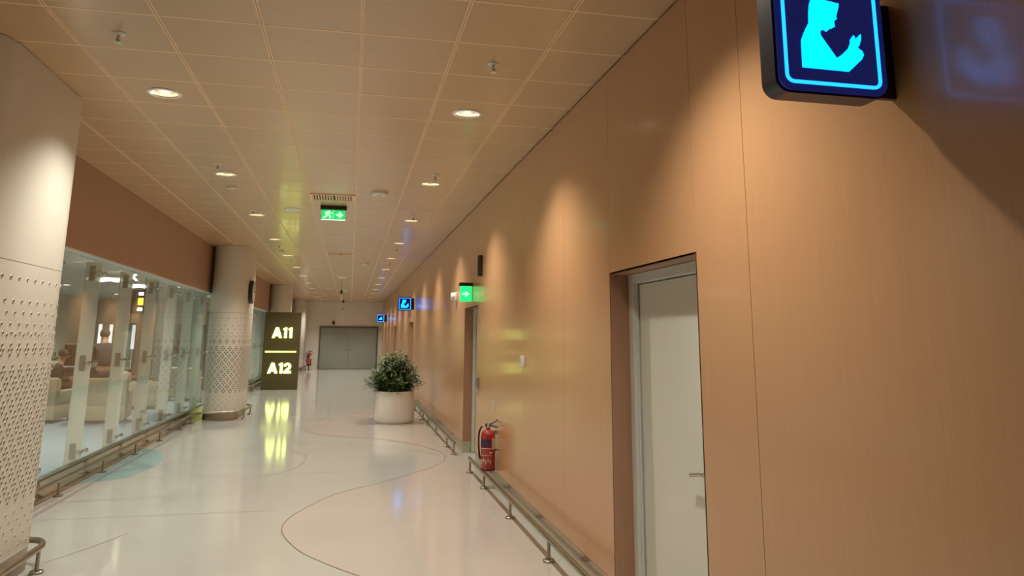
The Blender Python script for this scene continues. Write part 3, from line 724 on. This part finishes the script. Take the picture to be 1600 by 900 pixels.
# ------------------------------------------------------------------ potted plant
px, py = .93, 15.55
t = thing('potted_plant', 'bushy green leafy plant in a round white pot', 'plant', (px, py, 0))
PR = .375
MB().lathe([(PR*.95, 0), (PR*1.0, .02), (PR*1.03, .06), (PR*1.0, .57), (PR*.985, .60), (PR*.93, .60), (PR*.90, .585), (PR*.90, .53)], (0, 0, 0), 48, cap1=False).build('pot', M_pot, t, True)
MB().lathe([(PR*.90, .52), (PR*.6, .545), (.02, .56)], (0, 0, 0), 32).build('soil', M_soil, t, True)
stems = MB(); lv = [MB(), MB()]
def leaf(mb, p, d, ln, wd):
    d = d.normalized(); s = d.cross(Vector((0, 0, 1)))
    if s.length < .05: s = Vector((1, 0, 0))
    s.normalize(); n = s.cross(d); droop = Vector((0, 0, -1))*ln*random.uniform(.08, .35)
    a = p; b = p+d*ln*.35+droop*.12; c = p+d*ln*.72+droop*.5; e = p+d*ln+droop
    mb.add([a, b+s*wd/2-n*wd*.08, b-s*wd/2-n*wd*.08, b+n*wd*.06, c+s*wd*.38, c-s*wd*.38, e], [(0, 1, 3), (0, 3, 2), (1, 4, 5, 2), (4, 6, 5)])
for i in range(150):
    a = random.uniform(0, 2*PI); q = random.random()**.6
    base = Vector((math.cos(a)*q*.27-.03, math.sin(a)*q*.27, .53))
    ht = (.86-.60*q**2.2)*random.uniform(.70, 1.0); outw = q*random.uniform(.14, .42)+.02
    tip = base+Vector((math.cos(a)*outw, math.sin(a)*outw, ht)); mid = (base+tip)/2+Vector((math.cos(a)*outw*-.12, math.sin(a)*outw*-.12, ht*.12))
    stems.tube([base, mid, tip], [.007, .005, .002], 5, cap=False)
    nl = int(20+22*ht)
    for k in range(nl):
        u = .16+.84*(k+random.random())/nl
        p = (1-u)**2*base+2*u*(1-u)*mid+u*u*tip
        b = random.uniform(0, 2*PI); el = random.uniform(-.25, .75)
        dd = Vector((math.cos(b)*math.cos(el), math.sin(b)*math.cos(el), math.sin(el)))+Vector((math.cos(a), math.sin(a), 0))*.4*q
        if p.x > .50: continue
        leaf(lv[random.random() < .45], p, dd, random.uniform(.10, .19), random.uniform(.018, .03))
stems.build('stems', M_stem, t)
for m_, mt in zip(lv, (M_leaf, M_leafd)):
    o = m_.build('foliage', mt, t); o['kind'] = 'stuff'

# ------------------------------------------------------------------ lounge furniture and people behind the glass
def armchair(label, x, y, rz, m, wd=.95, dp=.85, group=None, name='armchair'):
    t = thing(name, label, 'armchair', (x, y, 0), group, rz)
    MB().bbox(-wd/2, wd/2, -dp/2, dp/2, .06, .34, .05).build('seat_base', m, t, True)
    MB().bbox(-wd/2+.14, wd/2-.14, -dp/2, dp/2-.2, .34, .46, .05).build('seat_cushion', m, t, True)
    MB().bbox(-wd/2, wd/2, dp/2-.22, dp/2, .30, .84, .09).build('backrest', m, t, True)
    for s in (-1, 1): MB().bbox(min(s*wd/2, s*(wd/2-.15)), max(s*wd/2, s*(wd/2-.15)), -dp/2, dp/2-.1, .30, .60, .06).build('armrest', m, t, True)
    for sx in (-1, 1):
        for sy in (-1, 1): MB().tube([(sx*(wd/2-.1), sy*(dp/2-.1), 0), (sx*(wd/2-.1), sy*(dp/2-.1), .07)], .022, 8).build('leg', M_tablew, t)
    return t
armchair('tan lounge armchair behind the glass, leftmost and closest to near column', -5.78, 16.6, 3.0, M_sofa, .95)
armchair('tan lounge armchair behind the glass in front of standing person', -4.62, 16.35, 3.25, M_sofa, .95)
armchair('tan lounge armchair deeper behind the glass, right of standing person', -4.75, 19.3, 2.0, M_sofa)
armchair('rust red armchair far behind the glass', -5.5, 21.6, 2.3, M_sofa2)
armchair('pale lounge armchair beyond the glass right beside the perforated column', -4.0, 21.6, 2.6, M_sofa)
t = thing('lounge_table', 'dark wooden high table behind the tan armchairs', 'table', (-6.5, 19.6, 0))
MB().bbox(-1.1, 1.1, -.4, .4, .88, .93, .01).build('table_top', M_tablew, t)
for sx in (-1, 1):
    for sy in (-1, 1): MB().bbox(sx*.98-.04, sx*.98+.04, sy*.32-.04, sy*.32+.04, 0, .88, .005).build('leg', M_tablew, t)
MB().box(-1.0, 1.0, -.3, -.27, .5, .88).build('apron', M_tablew, t)
t = thing('planter_box', 'low green hedge planter behind the lounge table', 'planter', (-8.1, 22.6, 0))
MB().bbox(-1.0, 1.0, -.2, .2, 0, .95, .01).build('box', M_lwall2, t)
hb = MB()
for i in range(260):
    p = Vector((random.uniform(-.95, .95), random.uniform(-.15, .15), random.uniform(.95, 1.12))); leaf(hb, p, Vector((random.uniform(-1, 1), random.uniform(-1, 1), random.uniform(0, 1))), .14, .05)
o = hb.build('hedge', M_leafd, t); o['kind'] = 'stuff'
# swivel chair with tall back
t = thing('office_chair', 'dark high backed chair at the lounge table', 'chair', (-6.83, 21.4, 0))
MB().bbox(-.24, .24, -.05, .05, .75, 1.42, .045).build('backrest', M_trous, t, True); MB().bbox(-.25, .25, -.5, 0, .55, .64, .03).build('seat', M_trous, t, True)
MB().tube([(0, -.2, .05), (0, -.2, .55)], .03, 8).build('stem', M_black, t); MB().lathe([(.28, 0), (.28, .03), (.05, .06)], (0, -.2, 0), 16).build('base', M_black, t)
# slender white floor lights
for k, (x, y, lab) in enumerate(((-6.93, 23.6, 'slim white upright floor light left of standing person'), (-6.73, 23.9, 'slim white upright floor light above standing person'), (-6.28, 24.5, 'slim white upright floor light farther right behind glass'))):
    t = thing('floor_light', lab, 'lamp', (x, y, 0), 'slim white floor lights in the lounge')
    MB().lathe([(.14, 0), (.14, .02), (.02, .03)], (0, 0, 0), 16).build('base', M_white, t, True)
    MB().tube([(0, 0, .03), (0, 0, 1.25)], .018, 8).build('pole', M_white, t)
    MB().tube([(0, 0, 1.25), (0, 0, 1.95)], .045, 10).build('light_tube', mat('tube_glow', (1, 1, 1), .5, emit=(.95, 1, 1), estr=.9), t, True)
t = thing('hose_cabinet', 'narrow red panel on the lounge far wall', 'cabinet', (-6.3, 31.0, 1.0)); MB().bbox(-.12, .12, -.10, 0, 0, 1.1, .01).build('panel', M_red, t); MB().box(-.03, .03, -.115, -.10, .45, .55).build('latch', M_chrome, t)
# hanging information board
t = thing('hanging_board', 'dark hanging board with yellow lit pictogram inside the lounge', 'sign', (-4.09, 16.0, 2.2))
MB().bbox(-.15, .15, -.04, .04, -.15, .32, .008).build('board', M_black, t); MB().box(.02, .12, -.045, -.04, .02, .16).build('yellow_field', M_yel, t)
for z in (.24, -.06): MB().box(.03, .11, -.045, -.04, z-.03, z+.03).build('lit_symbol', M_strip, t)
for s in (-1, 1): MB().tube([(s*.12, 0, .32), (s*.12, 0, .75)], .008, 6).build('hanger', M_black, t)
# wavy strip lights under lounge ceiling
def wavy(label, x, y, ln, z=2.80):
    t = thing('strip_light', label, 'light', (x, y, z), 'wavy strip lights in the lounge')
    for k, dy in enumerate((0, .28)):
        pts = [(-ln/2+ln*i/20, dy, .009*math.sin(i*.7+k)) for i in range(21)]
        MB().tube(pts, .022, 8).build('light_tube', M_strip, t, True)
    for s in (-1, 1): MB().tube([(s*ln*.4, .14, .04), (s*ln*.4, .14, 2.95-z)], .008, 6).build('hanger', M_chrome, t)
    MB().box(-ln/2, ln/2, .11, .17, .03, .05).build('carrier', M_white, t)
wavy('left pair of wavy white strip lights behind the glass', -4.42, 15.0, .62, 2.64)
wavy('right pair of wavy white strip lights behind the glass', -4.45, 17.2, .6, 2.665)
t = thing('cross_light', 'small white cross shaped light above the strip lights', 'light', (-3.82, 14.5, 2.66))
for s in (-1, 1): MB().tube([(-.09, 0, -.09*s), (.09, 0, .09*s)], .018, 8).build('light_arm', M_strip, t)
MB().tube([(0, 0, .0), (0, 0, .29)], .006, 6).build('hanger', M_chrome, t)
# ceiling lamps added to light the lounge
ll = bpy.data.lights.new('lounge_fill', 'SPOT'); ll.energy = LOUNGE_W; ll.color = LOUNGE_COL; ll.spot_size = math.radians(140); ll.spot_blend = .6; ll.shadow_soft_size = .08
k = 0
for y in (8.5, 13.0, 17.5, 22.0, 26.5):
    for x in (-4.6, -7.4):
        t = thing('added_lounge_lamp', '%s added round fill lamp over the lounge, %s row' % (ordn[k//2], 'front' if x > -6 else 'back'), 'downlight', (x, y, 2.95), 'added lounge fill lamps'); k += 1
        MB().lathe([(.10, -.012), (.12, -.010), (.125, 0)], (0, 0, 0), 24, cap0=False, cap1=False).build('trim_ring', M_trim, t, True)
        MB().lathe([(.095, -.006), (.095, -.002)], (0, 0, 0), 24).build('lamp_disc', M_lamp, t)
        link('lamp', ll, t, (0, 0, -.03))
def skin_mesh(name, pts, edges, m, parent, root=0):
    me = bpy.data.meshes.new(name); me.from_pydata([p[:3] for p in pts], edges, []); me.update(); me.materials.append(m)
    o = link(name, me, parent); md = o.modifiers.new('skin', 'SKIN'); md.use_smooth_shade = True
    sv = me.skin_vertices[0].data
    for i, p in enumerate(pts): sv[i].radius = (p[3], p[4] if len(p) > 4 else p[3]); sv[i].use_root = (i == root)
    o.modifiers.new('sub', 'SUBSURF').levels = 1; o.modifiers['sub'].render_levels = 2
    return o
def person(label, loc, rz, lean=.0, sit=False):
    t = thing('person', label, 'person', loc, None, rz)
    # facing +y; local x right
    hz = .92 if not sit else .50
    L = lambda z: lean*(z-hz) if z > hz else 0
    pelvis = (0, 0, hz, .15, .11)
    def B(x, y, z, *r): return (x, y+L(z), z)+r
    pts = [pelvis, B(0, 0, hz+.25, .15, .11), B(0, -.01, hz+.46, .18, .11), B(0, 0, hz+.56, .065), B(0, .02, hz+.63, .06), B(0, .03, hz+.72, .085, .10), B(0, .025, hz+.81, .07, .085)]
    E_ = [(0, 1), (1, 2), (2, 3), (3, 4), (4, 5), (5, 6)]
    leg, arm = [], []
    for s in (-1, 1):
        n = len(pts)
        if sit: pts += [(s*.10, .05, hz-.02, .09), (s*.12, .42, hz, .07), (s*.12, .42, .28, .055), (s*.12, .42, .09, .045), (s*.13, .55, .045, .04, .035)]
        else: pts += [(s*.09, 0, hz-.08, .095), (s*.10, .01, .50, .068), (s*.10, -.02, .28, .055), (s*.10, -.03, .09, .045), (s*.11, .12, .045, .042, .035)]
        E_ += [(0, n), (n, n+1), (n+1, n+2), (n+2, n+3), (n+3, n+4)]; leg.append(n)
        n = len(pts)
        pts += [B(s*.20, 0, hz+.46, .062), B(s*.25, .02, hz+.20, .048)]
        el = Vector(pts[-1][:3])
        pts += [tuple(el+Vector((-s*.06, .24, .03)))+(.036,), tuple(el+Vector((-s*.07, .31, .04)))+(.04, .022)]
        E_ += [(2, n), (n, n+1), (n+1, n+2), (n+2, n+3)]
        hnd = el+Vector((-s*.07, .34, .04))
        for f in range(5):
            m0 = len(pts); a = (f-2)*.018
            fl = (.055, .075, .08, .07, .055)[f]
            d0 = Vector((a*1.2, .5, -.1)) if f else Vector((-s*.8, .4, 0))
            pts += [tuple(hnd+Vector((a, 0, 0))+d0.normalized()*fl*.5)+(.009,), tuple(hnd+Vector((a, 0, -.012))+d0.normalized()*fl)+(.008,)]
            E_ += [(n+3, m0), (m0, m0+1)]
        arm.append(n)
    body = skin_mesh('body', pts, E_, M_skin, t)
    # clothes: slightly larger skins over torso/arms and legs
    g = .022
    jp = [pts[0][:3]+(.17+g, .13+g), pts[1][:3]+(.16+g, .12+g), pts[2][:3]+(.19+g, .12+g), pts[3][:3]+(.08, .08)]; je = [(0, 1), (1, 2), (2, 3)]
    for n in arm:
        m0 = len(jp); jp += [pts[n][:3]+(.075+g*.5,), pts[n+1][:3]+(.062+g*.4,), pts[n+2][:3]+(.052,)]; je += [(2, m0), (m0, m0+1), (m0+1, m0+2)]
    skin_mesh('jacket', jp, je, M_jacket, t)
    tp = [pts[0][:3]+(.165, .125)]; te = []
    for n in leg:
        m0 = len(tp); tp += [pts[n][:3]+(.11,), pts[n+1][:3]+(.085,), pts[n+2][:3]+(.075,), pts[n+3][:3]+(.065,)]; te += [(0, m0), (m0, m0+1), (m0+1, m0+2), (m0+2, m0+3)]
    skin_mesh('trousers', tp, te, M_trous, t)
    hc = Vector(pts[5][:3]); hm = MB()
    hm.lathe([(.085, -.03), (.100, .01), (.100, .06), (.075, .105), (.02, .125)], (hc.x, hc.y-.012, hc.z+.005), 20); hm.build('hair', M_hair, t, True)
    for s in (-1, 1): MB().lathe([(.012, -.006), (.014, .006)], (hc.x+s*.035, hc.y+.098, hc.z+.0), 8, 'y').build('eye', M_hair, t)
    MB().add([(hc.x-.016, hc.y+.09, hc.z-.035), (hc.x+.016, hc.y+.09, hc.z-.035), (hc.x, hc.y+.125, hc.z-.03), (hc.x, hc.y+.095, hc.z+.012)], [(0, 1, 2), (0, 2, 3), (1, 3, 2), (0, 3, 1)]).build('nose', M_skin, t)
    MB().box(hc.x-.025, hc.x+.025, hc.y+.09, hc.y+.102, hc.z-.062, hc.z-.052).build('mouth', mat('lip', srgb(120, 70, 60), .6), t)
    return t
person('person in dark jacket leaning forward behind the glass, back to corridor', (-5.1, 17.9, 0), .5, .30)
person('person in dark clothes seated by the table at the glass left edge', (-6.05, 17.9, .0), -1.2, .15, True)
